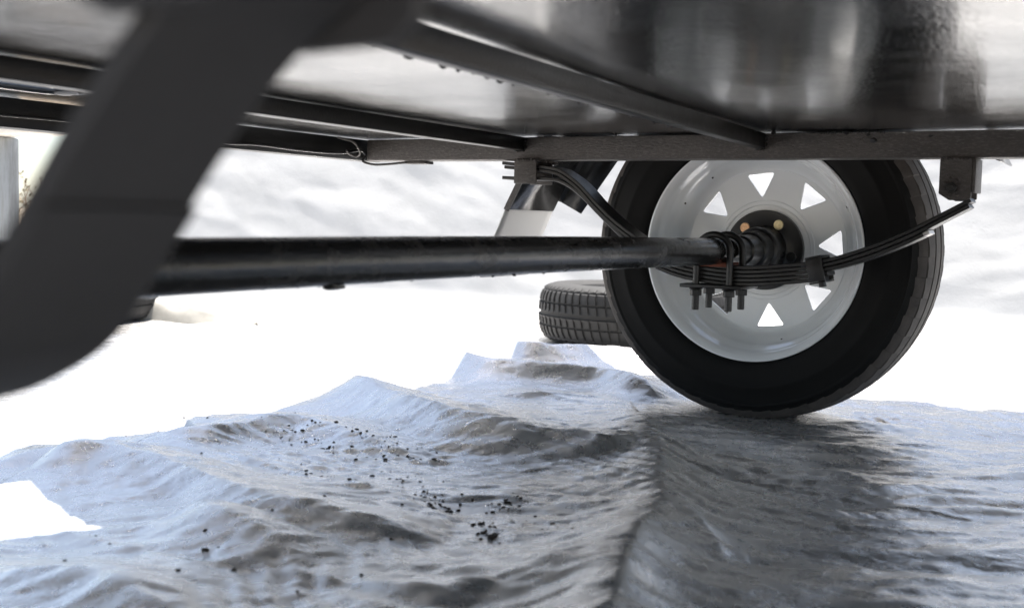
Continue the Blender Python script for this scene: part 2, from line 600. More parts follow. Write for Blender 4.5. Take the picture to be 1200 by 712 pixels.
def tarp_height(X, Y):
    h = np.zeros(X.shape)
    for k, (pts, wf, wb, _) in RIDGES.items():
        r = ridge_height(X, Y, pts, wf, wb)
        h = np.where(h > r, h + .25 * r, r + .25 * h)
    u = X * .866 + Y * .499           # across the view
    d = -X * .499 + Y * .866          # into the depth
    wx = .05 * perlin(u * 3, d * 3, 5)
    wy = .05 * perlin(u * 3, d * 3, 6)
    right = 1 / (1 + np.exp(-(X * 1.0 + .525 + (Y - 1.3) * .28 + .5 * wx) / .055))      # right of the long fold
    # long soft ripples lying across on the right sheet, broken by short creases
    rip = .0080 * facet((u + wx) * 2.6, (d + wy) * 9, 21) + 0.0048 * facet((u + .7 * wx) * 5.5, (d + .7 * wy) * 19, 22) + 0.0028 * facet(u * 11 + wx * 9, d * 38 + wy * 9, 23)
    # left sheet: broad flat facets, creases running along X, fine gathered pleats
    lef = .0072 * facet((X + wx) * 1.5 + .3 * Y, (Y + wy) * 5.2 - X * .5, 31) + 0.0030 * facet((X + wx) * 3.0 + .8 * Y, (Y + wy) * 11 + X * 1.0, 35)
    lef = lef + 0.0017 * facet((u - wy) * 8, (d + wx) * 25 - u * 2, 37) + 0.0016 * facet((u - wy) * 18, (d + wx) * 52 - u * 5, 39)
    h = h + right * (rip - .002) + (1 - right) * lef
    pl = np.clip(perlin(X * 2.3, Y * 2.3, 51) * 2, 0, 1)
    h = h + pl * .0012 * np.sin((Y * 1.0 + .25 * X + wx * 1.5) * 190 + 6 * perlin(X * 5, Y * 5, 52))
    h = h + .0012 * facet(u * 26 + wx * 20, d * 44 + wy * 20, 81) + .0006 * facet(u * 62 + wx * 40, d * 95, 83)
    # sharp pinched creases, mostly along the pull of the sheet
    rn_ = np.random.default_rng(19)
    for k in range(70):
        cx_, cy_ = rn_.uniform(-1.7, .1), rn_.uniform(.7, 2.7)
        an = rn_.normal(.05, .35) if cx_ < -.5 - (cy_ - 1.3) * .28 else rn_.normal(.52, .30)
        L = rn_.uniform(.05, .22); amp = rn_.uniform(.0010, .0032) * rn_.choice([1, 1, -1]); wd_ = rn_.uniform(.006, .016)
        ex, ey = math.cos(an), math.sin(an)
        al = (X - cx_) * ex + (Y - cy_) * ey
        dd = np.abs((Y - cy_) * ex - (X - cx_) * ey + .25 * al * al / L + .01 * wy * 10)
        h = h + amp * np.exp(-dd / wd_) * np.exp(-(al / L) ** 4)
    # long pulled creases
    for (a_, b_), amp, wd_ in (
            (((-1.40, 1.248), (-1.036, 1.216)), .009, .018), (((-1.060, 1.219), (-0.720, 1.148)), .008, .016), (((-0.850, 0.864), (-0.534, 0.882)), .010, .022),
            (((-1.148, 0.872), (-0.700, 0.799)), .010, .025), (((-1.248, 1.972), (-0.946, 2.115)), .010, .025), (((-0.651, 1.696), (-0.390, 1.730)), .010, .020),
            (((-0.385, 1.152), (-0.534, 1.357)), .010, .016)):
        dx, dy = b_[0] - a_[0], b_[1] - a_[1]; L = math.hypot(dx, dy)
        al = ((X - a_[0]) * dx + (Y - a_[1]) * dy) / L / L
        dd = ((X - a_[0]) * dy - (Y - a_[1]) * dx) / L + .25 * wy
        h = h + amp * np.clip(np.sin(np.pi * np.clip(al, 0, 1)), 0, 1) ** .6 * np.where(dd > 0, np.exp(-np.abs(dd) / wd_), np.exp(-np.abs(dd) / (wd_ * 2.8)))
    # beyond the trailer the sheet lies flatter
    fl = np.clip((d - 2.9) / .8, 0, 1)
    h = h * (1 - .2 * fl) + fl * (.020 * facet(u * 2.4, d * 6, 55) + .008 * facet(u * 5, d * 15, 56))
    # pressed flat beneath the wheels and the loose tyres
    for (cx, cy, rx, ry) in ((-.697, 2.235, .13, .15), (-.697, -.05, .13, .15), (-1.45, 3.30, .36, .36), (-3.27, 2.62, .33, .33)):
        q = np.sqrt(((X - cx) / rx) ** 2 + ((Y - cy) / ry) ** 2)
        k = np.clip((q - .9) / .9, 0, 1)
        k = k * k * (3 - 2 * k)
        h = h * k + (1 - k) * .0
    return h


def grid_obj(name, xs, ys, fn, mat):
    X, Y = np.meshgrid(xs, ys)
    Z = fn(X, Y)
    nx, ny = len(xs), len(ys)
    co = np.stack([X, Y, Z], -1).reshape(-1, 3)
    return grid_mesh(name, co, nx, ny, mat)


def grid_mesh(name, co, nx, ny, mat):
    i = np.arange((ny - 1) * (nx - 1))
    r = i // (nx - 1); c = i % (nx - 1)
    a = r * nx + c
    q = np.stack([a, a + 1, a + nx + 1, a + nx], -1).astype(np.int32)
    me = bpy.data.meshes.new(name)
    me.vertices.add(len(co)); me.vertices.foreach_set('co', co.astype(np.float32).ravel())
    me.loops.add(q.size); me.loops.foreach_set('vertex_index', q.ravel())
    me.polygons.add(len(q))
    me.polygons.foreach_set('loop_start', np.arange(0, q.size, 4, dtype=np.int32))
    me.polygons.foreach_set('loop_total', np.full(len(q), 4, dtype=np.int32))
    me.polygons.foreach_set('use_smooth', np.ones(len(q), dtype=bool))
    me.update(calc_edges=True)
    me.validate()
    me.materials.append(mat)
    o = bpy.data.objects.new(name, me)
    COL.objects.link(o)
    return o


# ------------------------------------------------------------------ setting: earth, ground tarp, upright white tarp
gb = MB()
gb.add([(-300, -300, -.05), (300, -300, -.05), (300, 300, -.05), (-300, 300, -.05)], [(0, 1, 2, 3)])
tag(gb.build('ground', M['earth'], smooth=None), kind='structure')


def spaced(a, b, c, d, fine, coarse):
    """coarse from a to b, fine from b to c, coarse from c to d"""
    return np.concatenate([np.arange(a, b, coarse), np.arange(b, c, fine), np.arange(c, d + coarse, coarse)])


gt = grid_obj('ground_tarp', spaced(-4.6, -1.85, .35, 2.0, .0042, .025), spaced(-1.6, .58, 3.1, 6.0, .0042, .025), tarp_height, M['tarp'])
tag(gt, 'creased silver grey tarp spread over the ground under the trailer', 'tarp')

# upright sheet: base line runs across the view about four metres away
SX, SY = .9586, .2849
NX, NY = -SY, SX          # away from the viewer
base0 = Vector((-4.02, 3.30))
s_ = np.arange(0, 6.6, .0125); t_ = np.arange(0, 1.1, .0125)
S, T = np.meshgrid(s_, t_)
rr_ = 1 / (1 + np.exp(-(S - 3.4) / .25))          # rippled right half, long diagonal creases on the left
off = .016 * fbm(S * .8 + T * .5, T * 1.1 - S * .3, 61, 2)
off = off + (1 - rr_) * (.010 * facet(S * .9 - T * 1.3, T * 3.2 + S * 1.2, 66) + .0056 * facet(S * 2.2 - T * 3.5, T * 8 + S * 3.4, 67) + .0020 * facet(S * 6 - T * 5, T * 18 + S * 9, 68))
off = off + rr_ * (.0075 * facet(S * 1.5 + .6 * T, T * 6 - S * 1.0, 69) + .0058 * facet(S * 3.2, T * 14 - S * 2.2, 70) + .0020 * facet(S * 7, T * 30 - S * 4, 71))
foot = np.exp(-(T / .05) ** 2) * -.09 * (1 + .5 * perlin(S * 3, S * 0 + .5, 3))
lean = T * .44
O = off + foot + lean
co = np.stack([base0.x + S * SX + O * NX, base0.y + S * SY + O * NY, T - .012], -1).reshape(-1, 3)
bt = grid_mesh('backdrop_tarp', co, len(s_), len(t_), M['tarp_white'])
tag(bt, 'sunlit white tarp hanging upright behind the trailer wheel', 'tarp')

# loose crumpled flap at its foot
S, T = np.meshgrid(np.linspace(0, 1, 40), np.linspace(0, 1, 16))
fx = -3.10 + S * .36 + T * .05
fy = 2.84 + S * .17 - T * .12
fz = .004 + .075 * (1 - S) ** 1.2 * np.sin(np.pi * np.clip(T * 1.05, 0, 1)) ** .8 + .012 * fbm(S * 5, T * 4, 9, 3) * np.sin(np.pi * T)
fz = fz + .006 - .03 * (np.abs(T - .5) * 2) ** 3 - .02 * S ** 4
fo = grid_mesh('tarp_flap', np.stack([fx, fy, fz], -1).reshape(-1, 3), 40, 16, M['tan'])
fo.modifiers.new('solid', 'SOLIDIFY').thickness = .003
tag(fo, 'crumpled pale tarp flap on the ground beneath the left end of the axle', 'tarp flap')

# ------------------------------------------------------------------ trailer
AX, AZ = -.697, .327           # axle line
RAIL_Y = 1.967                 # far spring and rail plane
NEAR_Y = .2155                 # near spring and rail plane
WY = 2.235                     # far wheel centre plane
WYN = NEAR_Y - (WY - RAIL_Y)   # near wheel centre plane
trailer = thing('trailer', (AX, 1.09, 0), 'black trailer underframe with axle, leaf springs and white spoked wheel', 'trailer')
PZ = .538                      # underside of the floor sheet

# floor sheet, slightly dished between the members, with an added opening that lets a sun patch through
xs = np.arange(-1.52, .95, .02); ys = np.arange(NEAR_Y - .03, RAIL_Y + .036, .02)
X, Y = np.meshgrid(xs, ys)
Z = PZ + .0016 * fbm(X * 2.2, Y * 1.6, 71, 3) + .0002 * fbm(X * 14, Y * 9, 75, 2)
fp = grid_mesh('floor_panel', np.stack([X, Y, Z], -1).reshape(-1, 3), len(xs), len(ys), M['panel'])
HOLE = [(-1.405, 1.105), (-1.370, 1.115), (-1.100, 1.012), (-1.195, .940), (-1.405, .940)]
bm = bmesh.new(); bm.from_mesh(fp.data)
for (p0, p1) in zip(HOLE, HOLE[1:] + HOLE[:1]):
    dx, dy = p1[0] - p0[0], p1[1] - p0[1]
    near_f = [f for f in bm.faces if -1.50 < f.calc_center_median().x < -1.04 and .88 < f.calc_center_median().y < 1.18]
    ge = list({e for f in near_f for e in f.edges} | {q for f in near_f for q in f.verts}) + near_f
    bmesh.ops.bisect_plane(bm, geom=ge, plane_co=(p0[0], p0[1], 0), plane_no=(-dy, dx, 0))


def inside(x, y):
    r = True
    for (p0, p1) in zip(HOLE, HOLE[1:] + HOLE[:1]):
        r = r and ((p1[0] - p0[0]) * (y - p0[1]) - (p1[1] - p0[1]) * (x - p0[0]) < 0)
    return r


bmesh.ops.delete(bm, geom=[f for f in bm.faces if inside(f.calc_center_median().x, f.calc_center_median().y)], context='FACES')
bm.to_mesh(fp.data); bm.free()
sm = fp.modifiers.new('solid', 'SOLIDIFY'); sm.thickness = .012; sm.offset = 1
put(fp, trailer)
# unseen boards added on the floor edges to keep sun off the wheels
for (ya_, yb_) in ((RAIL_Y + .008, RAIL_Y + .028), (NEAR_Y - .026, NEAR_Y - .006)):
    MB().box(-1.50, .90, ya_, yb_, .556, .80, .002).build('shade_board', M['panel'], trailer)

# unseen plates added over the wheels to set the tarp's shade edge
MB().box(-1.50, .90, NEAR_Y - .35, NEAR_Y + .02, .8025, .83, .002).build('shade_deck', M['panel'], trailer)
MB().box(-1.50, .90, RAIL_Y - .02, 2.78, .8025, .83, .002).build('shade_deck', M['panel'], trailer)

# side rails (rectangular tube)
for yc in (RAIL_Y, NEAR_Y):
    b = MB().box(-1.478, .95, yc - .025, yc + .025, .4915, PZ - .0025, .0035)
    b.build('side_rail', M['frame'], trailer)

# bulging weld bead helper
def bead(mb, a, b, r, seed, step=.006):
    a = Vector(a); b = Vector(b)
    L = (b - a).length
    k = max(2, int(L / step))
    rn = random.Random(seed)
    for i in range(k):
        c = a.lerp(b, (i + .5) / k) + Vector((rn.uniform(-1, 1), rn.uniform(-1, 1), rn.uniform(-1, 1))) * r * .25
        mb.blob(c, r * rn.uniform(.75, 1.25), rn.random(), lv=1, amp=.12)


# cross members: box section seen from below, with welded ends
def cross_member(x_far, x_near, wdt, z0, y1=RAIL_Y - .0275, y0=NEAR_Y + .0275):
    mb = MB()
    bm = bmesh.new(); bmesh.ops.create_cube(bm, size=1)
    for q in bm.verts:
        t = .5 + q.co.y
        xc = x_near + (x_far - x_near) * t
        q.co = Vector((xc + q.co.x * wdt, y0 + (y1 - y0) * t, z0 if q.co.z < 0 else PZ - .0026))
    bmesh.ops.bevel(bm, geom=bm.edges[:], offset=.0022, segments=2, profile=.5, affect='EDGES')
    bm.verts.index_update()
    mb.add([tuple(q.co) for q in bm.verts], [tuple(q.index for q in f.verts) for f in bm.faces])
    bm.free()
    o = mb.build('cross_member', M['member'], trailer)
    wb = MB()
    bead(wb, (x_far + wdt / 2 + .001, y1 + .001, z0 + .004), (x_far + wdt / 2 + .001, y1 + .001, PZ - .006), .0032, 3)
    bead(wb, (x_far - wdt / 2, y1 + .001, z0 - .0005), (x_far + wdt / 2, y1 + .001, z0 - .0005), .0028, 5)
    wb.build('weld_bead', M['spring'], o)['kind'] = 'stuff'
    return o


mem1 = cross_member(-1.105, -1.085, .026, .510)
mem2 = cross_member(-.622, -.520, .019, .509)
mem3 = cross_member(-.06, -.03, .03, .510)
mem4 = cross_member(.45, .45, .03, .510)
# tack welds dotted along the far side of the second member
wb = MB(); rn = random.Random(4)
for k in range(44):
    if rn.random() < .3: continue
    t = (k + .5) / 44
    y = .62 + t * 1.25
    x = -.520 + (-.622 + .520) * (y - NEAR_Y - .0275) / (RAIL_Y - NEAR_Y - .055) - .0135
    L = rn.uniform(.3, 1.0)
    wb.blob((x - rn.uniform(0, .002), y, .5115), .0035 * rn.uniform(.6, 1.2), k, sq=(.8, 2.6 * L, .8), lv=1, amp=.15)
wbo = wb.build('weld_bead', M['spring'], mem2)
wbo['kind'] = 'stuff'
# lumps and drips of weld on the rail
wb = MB()
for (x, z, r) in ((-.475, .533, .004), (-.44, .530, .003), (-.43, .521, .005), (-.60, .536, .004), (-.34, .527, .003), (-.90, .537, .003)):
    wb.blob((x, RAIL_Y - .0255, z), r, x, sq=(1.3, .6, .8), lv=1, amp=.2)
bead(wb, (-.52, RAIL_Y - .026, .5345), (-.41, RAIL_Y - .026, .5345), .0022, 8)
wb.build('weld_bead', M['spring'], trailer)['kind'] = 'stuff'

# front beam across the trailer's nose: channel with a bottom lip
fb = MB().box(-1.512, -1.4805, NEAR_Y - .03, RAIL_Y + .03, .4905, PZ - .003, .003)
fb.build('front_beam', M['member'], trailer)
# wiring clipped along the front beam and looped round the rail end
wz = [(-1.474, .55, .508), (-1.474, .9, .506), (-1.474, 1.2, .509), (-1.474, 1.40, .503), (-1.473, 1.52, .499), (-1.473, 1.60, .502), (-1.474, 1.70, .500), (-1.474, 1.80, .500),
      (-1.470, 1.86, .503), (-1.458, 1.895, .510), (-1.452, 1.905, .500), (-1.455, 1.900, .488), (-1.440, 1.915, .482), (-1.41, 1.925, .483), (-1.37, 1.935, .487)]
MB().tube(smooth_path(wz, 6), .0026, 8).build('wire', M['spring'], trailer)
wl = [(-1.466, 1.83, .532), (-1.452, 1.86, .526), (-1.447, 1.875, .512), (-1.452, 1.885, .501), (-1.462, 1.885, .497), (-1.468, 1.872, .501), (-1.466, 1.858, .507)]
MB().tube(smooth_path(wl, 6), .0022, 8).build('wire_clip', M['frame'], trailer)
MB().box(-1.385, -1.33, RAIL_Y - .02, RAIL_Y + .01, .485, .4905, .001).build('rail_tab', M['frame'], trailer)

# axle tube
axp = [(AX, y, AZ + .004 * math.sin(math.pi * (y - NEAR_Y) / (RAIL_Y - NEAR_Y))) for y in np.linspace(WYN + .19, 2.06, 60)]
MB().tube([(a, b, c) for a, b, c in axp], .0238, 40).build('axle', M['axle'], trailer)
wb = MB()
wb.blob((AX + .004, .862, AZ - .0205), .0085, 5, sq=(.8, 1.7, .42), lv=2, amp=.12)
for k in range(16):
    y = rng.uniform(.6, 1.7)
    wb.blob((AX + rng.uniform(-.006, .006), y, AZ - .0198), .0016 * rng.uniform(.5, 1.3), k, sq=(1, 2, .8), lv=1, amp=.2)
wb.build('weld_lump', M['axle'], trailer)['kind'] = 'stuff'
MB().box(AX - .026, AX + .026, RAIL_Y - .028, RAIL_Y + .028, .3000, .3085, .001).build('spring_perch', M['primer'], trailer)


# leaf springs
def strip(path, yc, wdt, th, off):
    """a flat bar bent along path (x,z); off = distance of its top below the path"""
    P = [Vector((q[0], 0, q[1])) for q in path]
    vs = []; fs = []
    prof = [(-wdt / 2, -.0012), (-wdt / 2 + .0012, 0), (wdt / 2 - .0012, 0), (wdt / 2, -.0012), (wdt / 2, -th + .0012), (wdt / 2 - .0012, -th), (-wdt / 2 + .0012, -th), (-wdt / 2, -th + .0012)]
    for i, q in enumerate(P):
        t = (P[min(i + 1, len(P) - 1)] - P[max(i - 1, 0)]).normalized()
        nrm = Vector((-t.z, 0, t.x))
        if nrm.z < 0: nrm = -nrm
        for (a, b) in prof:
            c = q + nrm * (b - off)
            vs.append((c.x, yc + a, c.z))
    k = 8
    for i in range(len(P) - 1):
        for j in range(k):
            fs.append((i * k + j, (i + 1) * k + j, (i + 1) * k + (j + 1) % k, i * k + (j + 1) % k))
    fs += [tuple(range(k)), tuple(range((len(P) - 1) * k + k - 1, (len(P) - 1) * k - 1, -1))]
    return MB().add(vs, fs)


def cut(path, x0, x1):
    return [q for q in path if x0 <= q[0] <= x1]


TH = .0066
main = [(-1.143, .489), (-1.10, .4855), (-1.06, .482), (-1.030, .478), (-1.009, .471), (-.972, .447), (-.935, .412), (-.898, .381), (-.854, .352), (-.811, .330), (-.76, .313), (-.697, .3045),
        (-.65, .3035), (-.601, .307), (-.512, .3195), (-.441, .342), (-.374, .372), (-.322, .401), (-.276, .4275)]
path = [(q.x, q.y) for q in smooth_path([(a, b, 0) for a, b in main], 8)]
LW = .052


def leaf_spring(yc, path, near=False):
    main_o = strip(path, yc, LW, TH, 0).build('leaf_spring', M['spring'], trailer)
    strip(cut(path, -1.14, -.276), yc, LW - .001, TH, TH + .0007).build('leaf', M['spring'], main_o)
    low = [(-1.143, .4605), (-1.10, .459), (-1.046, .4585), (-1.009, .452), (-.971, .430), (-.93, .394), (-.895, .364)]
    lp = [(q.x, q.y) for q in smooth_path([(a, b, 0) for a, b in low], 8)]
    rest = []
    for i, q in enumerate(path):
        if -.87 <= q[0] <= -.352:
            a = Vector(path[i - 1]); b = Vector(path[i + 1]); t = (b - a).normalized(); nn = Vector((-t.y, t.x))
            c = Vector(q) - nn * (2 * TH + .0015)
            rest.append((c.x, c.y))
    third = lp + rest
    e0, e1 = Vector(rest[-4]), Vector(rest[-1])
    e2 = e1 + (e1 - e0).normalized() * .010
    e1b = e1 + (e1 - e0).normalized() * .0004
    TIP = [tuple(e1b), tuple(e2)]
    strip(third, yc, LW - .002, TH, 0).build('leaf', M['spring'], main_o)
    strip(TIP, yc, LW - .002, TH, 0).build('leaf_tip', M['steel'], main_o)
    strip(cut(path, -.862, -.495), yc, LW - .001, TH, 3 * TH + .0021).build('leaf', M['spring'], main_o)
    strip(cut(path, -.80, -.512), yc, LW - .002, TH, 4 * TH + .0028).build('leaf', M['spring'], main_o)
    return main_o


ls = leaf_spring(RAIL_Y, path)
# bright worn tip of the third leaf

# spring clip (a band round the stack with a rivet below)
cx, cz = -.520, .318
ang = math.atan2(.0225, .071)
Rm = Matrix.Translation((cx, RAIL_Y, cz)) @ Matrix.Rotation(-ang * .75, 4, 'Y')
cl = MB()
for (y0, y1) in ((-.0305, -.0275), (.0275, .0305)):
    cl.box(-.014, .014, y0, y1, -.036, .004, .001, Rm)
cl.box(-.014, .014, -.0305, .0305, .0042, .0075, .001, Rm)
cl.box(-.014, .014, -.0305, .0305, -.0395, -.0365, .001, Rm)
cl.build('spring_clip', M['spring'], ls)
MB().tube([Rm @ Vector((.006, -.022, -.036)), Rm @ Vector((.006, -.022, -.047))], .0065, 12).build('clip_rivet', M['spring'], ls)


# U bolts with nuts, and the clamp plate
def u_bolt(yc):
    r = .0238 + .0070
    pts = [(AX + r, yc, .222)] + [(AX + r, yc, z) for z in np.linspace(.235, AZ - .002, 8)]
    pts += [(AX + r * math.cos(a), yc, AZ + r * math.sin(a)) for a in np.linspace(.1, math.pi - .1, 18)]
    pts += [(AX - r, yc, z) for z in np.linspace(AZ - .002, .235, 8)] + [(AX - r, yc, .222)]
    u = MB().tube(pts, .0061, 14).build('u_bolt', M['spring'], trailer)
    for s in (1, -1):
        nb = MB()
        hexa = [(AX + s * r + .0108 * math.cos(k * math.pi / 3 + .3), yc + .0108 * math.sin(k * math.pi / 3 + .3)) for k in range(6)]
        nb.prism(hexa, 'z', .2475, .2585)
        ring = [(AX + s * r + .0125 * math.cos(k * math.pi / 8), yc + .0125 * math.sin(k * math.pi / 8)) for k in range(16)]
        nb.prism(ring, 'z', .2592, .2612)
        nb.build('nut', M['spring'], u, bevel=.001)
        th = MB()
        for z in np.arange(.2235, .2455, .0026):
            th.tube([(AX + s * r, yc, z), (AX + s * r, yc, z + .0013)], .0067, 12)
        th.build('thread', M['spring'], u)
    return u


for yy in (RAIL_Y - .0345, RAIL_Y + .0345):
    u_bolt(yy)
MB().box(AX - .058, AX + .058, RAIL_Y - .047, RAIL_Y + .047, .2620, .2685, .0015).build('clamp_plate', M['spring'], trailer)


# spring hangers
def hanger_right(yc):
    mb = MB()
    x0, x1, z1 = -.322, -.273, .4908
    for y0, y1 in ((-.035, -.0295), (.0295, .035)):
        poly = [(x0, z1), (x1, z1), (x1, .427), (x1 - .008, .4235), (x0 + .016, .4235), (x0, .434)]
        mb.prism(poly, 'y', yc + y0, yc + y1)
    mb.box(x1 + .0005, x1 + .0055, yc - .035, yc + .035, .436, z1, .001)
    o = mb.build('spring_hanger', M['frame'], trailer, bevel=.0012)
    bb = MB()
    hexa = [(-.302 + .0085 * math.cos(k * math.pi / 3 + .2), .444 + .0085 * math.sin(k * math.pi / 3 + .2)) for k in range(6)]
    bb.prism(hexa, 'y', yc - .0415, yc - .0352)
    bb.tube([(-.302, yc - .046, .444), (-.302, yc + .046, .444)], .0045, 12)
    bb.build('hanger_bolt', M['spring'], o, bevel=.001)
    wd = MB()
    bead(wd, (x0, yc - .036, z1 - .001), (x1, yc - .036, z1 - .001), .0025, 12)
    for k in range(7):
        a = k * .9
        wd.blob((-.302 + .0125 * math.cos(a), yc - .0355, .446 + .0125 * math.sin(a)), .0034, k, lv=1, amp=.3)
    wd.build('weld_bead', M['frame'], o)['kind'] = 'stuff'
    return o


def hanger_left(yc):
    mb = MB()
    x0, x1, z1 = -1.111, -1.062, .4908
    for y0, y1 in ((-.035, -.030), (.030, .035)):
        mb.box(x0, x1, yc + y0, yc + y1, .4455, z1, .0012)
    mb.box(x0 + .001, x0 + .020, yc - .0295, yc + .0295, .4895, .4925)
    o = mb.build('spring_hanger', M['frame'], trailer)
    bb = MB()
    bb.tube([(-1.086, yc - .033, .4725), (-1.086, yc + .033, .4725)], .0045, 12)
    bb.build('hanger_pin', M['spring'], o)
    wd = MB()
    bead(wd, (x0, yc - .036, z1), (x1, yc - .036, z1), .0028, 15)
    bead(wd, (x1 + .001, yc - .03, z1), (x1 + .012, yc + .03, z1 - .003), .004, 16)
    wd.build('weld_bead', M['frame'], o)['kind'] = 'stuff'
    return o


hanger_right(RAIL_Y)
hanger_left(RAIL_Y)
hanger_left(NEAR_Y)

# near spring: close to the lens, seen from below
under = [(-.176, .4385), (-.208, .418), (-.233, .394), (-.250, .374), (-.266, .355), (-.285, .334), (-.314, .319), (-.340, .311), (-.378, .303), (-.45, .296), (-.56, .290), (-.65, .287), (-.697, .2865), (-.76, .296),
         (-.811, .318), (-.854, .348), (-.898, .381), (-.935, .412), (-.972, .447), (-1.009, .471), (-1.06, .482), (-1.143, .489)]
npath = [(q.x, q.y) for q in smooth_path([(a, b, 0) for a, b in under[::-1]], 8)]
NW = .053
nso = strip(npath, NEAR_Y + .0015, NW, TH, -TH).build('leaf_spring', M['near_spring'], trailer)
low = cut(npath, -1.0, -.2470)
strip(low, NEAR_Y + .0015, NW + .0005, .0013, 0).build('leaf', M['near_spring'], nso)
low = cut(npath, -.93, -.36)
strip(low, NEAR_Y + .0015, NW - .002, TH, -2 * TH - .001).build('leaf', M['near_spring'], nso)
# near hanger: folded plate bracket with bolt
hb = MB()
for y0, y1 in ((-.036, -.0305), (.0305, .036)):
    hb.prism([(-.236, .4908), (-.172, .4908), (-.172, .4265), (-.180, .4205), (-.212, .4195), (-.236, .430)], 'y', NEAR_Y + y0, NEAR_Y + y1)
hb.box(-.1715, -.1665, NEAR_Y - .030, NEAR_Y + .030, .445, .4908, .001)
nh = hb.build('spring_hanger', M['near_spring'], trailer, bevel=.0015)
bb = MB()
bb.tube([(-.196, NEAR_Y - .05, .447), (-.196, NEAR_Y + .05, .447)], .007, 16)
for s in (-1, 1):
    hexa = [(-.196 + .0125 * math.cos(k * math.pi / 3), .447 + .0125 * math.sin(k * math.pi / 3)) for k in range(6)]
    bb.prism(hexa, 'y', NEAR_Y + s * .0365, NEAR_Y + s * .046)
bb.build('hanger_bolt', M['near_spring'], nh, bevel=.001)


# wheels ------------------------------------------------------------
def tyre_mesh(prof, npitch, low, depth, sub=(0, .45, .88, .90, .965), phase=0.0, skew=0.0):
    """tread tyre turned about local Y. prof (y,r); low = indices lowered inside a lateral groove"""
    angs = []; gro = []
    for k in range(npitch):
        for s in sub:
            angs.append((k + s) / npitch * 2 * math.pi + phase)
            gro.append(s >= .85)
    n_ = len(prof)
    vs = []; fs = []
    for a, g in zip(angs, gro):
        for i, (y, r) in enumerate(prof):
            rr = r - (depth if (g and i in low) else 0)
            aa = a + skew * y
            vs.append((rr * math.cos(aa), y, rr * math.sin(aa)))
    ka = len(angs)
    for k in range(ka):
        k2 = (k + 1) % ka
        for i in range(n_):
            j = (i + 1) % n_
            fs.append((k * n_ + i, k2 * n_ + i, k2 * n_ + j, k * n_ + j))
    return vs, fs


half = [(-.074, .2062), (-.086, .2090), (-.0905, .2150), (-.0935, .2185), (-.0955, .2200), (-.0985, .224), (-.1005, .236), (-.1030, .252), (-.1048, .262), (-.1058, .2645), (-.1058, .268), (-.1046, .2705),
        (-.1035, .285), (-.1020, .297), (-.1028, .2990), (-.1028, .3022), (-.1005, .3040), (-.0965, .3130), (-.0905, .3205), (-.083, .3262), (-.0815, .3235), (-.0785, .3235), (-.0770, .3282),
        (-.060, .3315), (-.0475, .3328), (-.0468, .3265), (-.0402, .3265), (-.0395, .3334), (-.018, .3346), (-.0060, .3350), (-.0052, .3285)]
full = half + [(-y, r) for y, r in half[::-1]]
n0 = len(full)
inner = [(.066, .2090), (.085, .2275), (.094, .265), (.090, .300), (.070, .317), (0, .324), (-.070, .317), (-.090, .300), (-.094, .265), (-.085, .2275), (-.066, .2090)]
LOW = {17, 18, 22, 23}
LOW = LOW | {n0 - 1 - i for i in LOW}
tv, tf = tyre_mesh(full + inner, 54, LOW, .002)


def tyre_part(cy, cz, parent, ground=.0):
    vs = []
    for (x, y, z) in tv:
        zz = cz + z
        if zz < ground + .03:                       # squashed where it carries the load
            k = (ground + .03 - zz) / .038
            zz = max(zz, ground) if zz < ground else zz
            y = y * (1 + .07 * max(0, min(1, k)))
        vs.append((AX + x, cy + y, zz))
    mb = MB().add(vs, tf)
    o = mb.build('tyre', M['rubber'], parent, smooth=28)
    o.data.materials.append(M['tread'])
    for p_ in o.data.polygons:
        c = p_.center
        r = math.hypot(c.x - AX, c.z - cz)
        if r > .3085: p_.material_index = 1
    return o


def disc_with_holes(r0, r1, hole_r, nh, phase, y, th):
    cu = bpy.data.curves.new('disc', 'CURVE')
    cu.dimensions = '2D'; cu.fill_mode = 'BOTH'
    cu.extrude = th; cu.bevel_depth = .0012; cu.bevel_resolution = 1

    def poly(pts):
        s = cu.splines.new('POLY'); s.points.add(len(pts) - 1)
        for q, pt in zip(s.points, pts): q.co = (pt[0], pt[1], 0, 1)
        s.use_cyclic_u = True
    poly([(r1 * math.cos(a), r1 * math.sin(a)) for a in np.linspace(0, 2 * math.pi, 128, endpoint=False)])
    poly([(r0 * math.cos(a), r0 * math.sin(a)) for a in np.linspace(0, 2 * math.pi, 64, endpoint=False)])
    for k in range(nh):
        a = phase + k * 2 * math.pi / nh
        er, et = Vector((math.cos(a), math.sin(a))), Vector((-math.sin(a), math.cos(a)))
        tri = [er * (hole_r - .0295), er * (hole_r + .0225) + et * .0305, er * (hole_r + .0225) - et * .0305]
        pts = []
        for i in range(3):                           # rounded corners
            pm, q, pn = tri[i - 1], tri[i], tri[(i + 1) % 3]
            d0 = (pm - q).normalized() * .0095; d1 = (pn - q).normalized() * .0095
            for t in np.linspace(0, 1, 6):
                pts.append(q + d0 * (1 - t) ** 2 + d1 * t ** 2)
        poly([(q.x, q.y) for q in pts])
    tmp = bpy.data.objects.new('disc', cu)
    COL.objects.link(tmp)
    dg = bpy.context.evaluated_depsgraph_get()
    me = tmp.evaluated_get(dg).to_mesh()
    vs = [(q.co.x, y + q.co.z, q.co.y) for q in me.vertices]
    fs = [tuple(p_.vertices) for p_ in me.polygons]
    tmp.evaluated_get(dg).to_mesh_clear()
    bpy.data.objects.remove(tmp)
    return vs, fs


dv, df = disc_with_holes(.052, .1615, .1315, 8, R(6), 0, .0016)


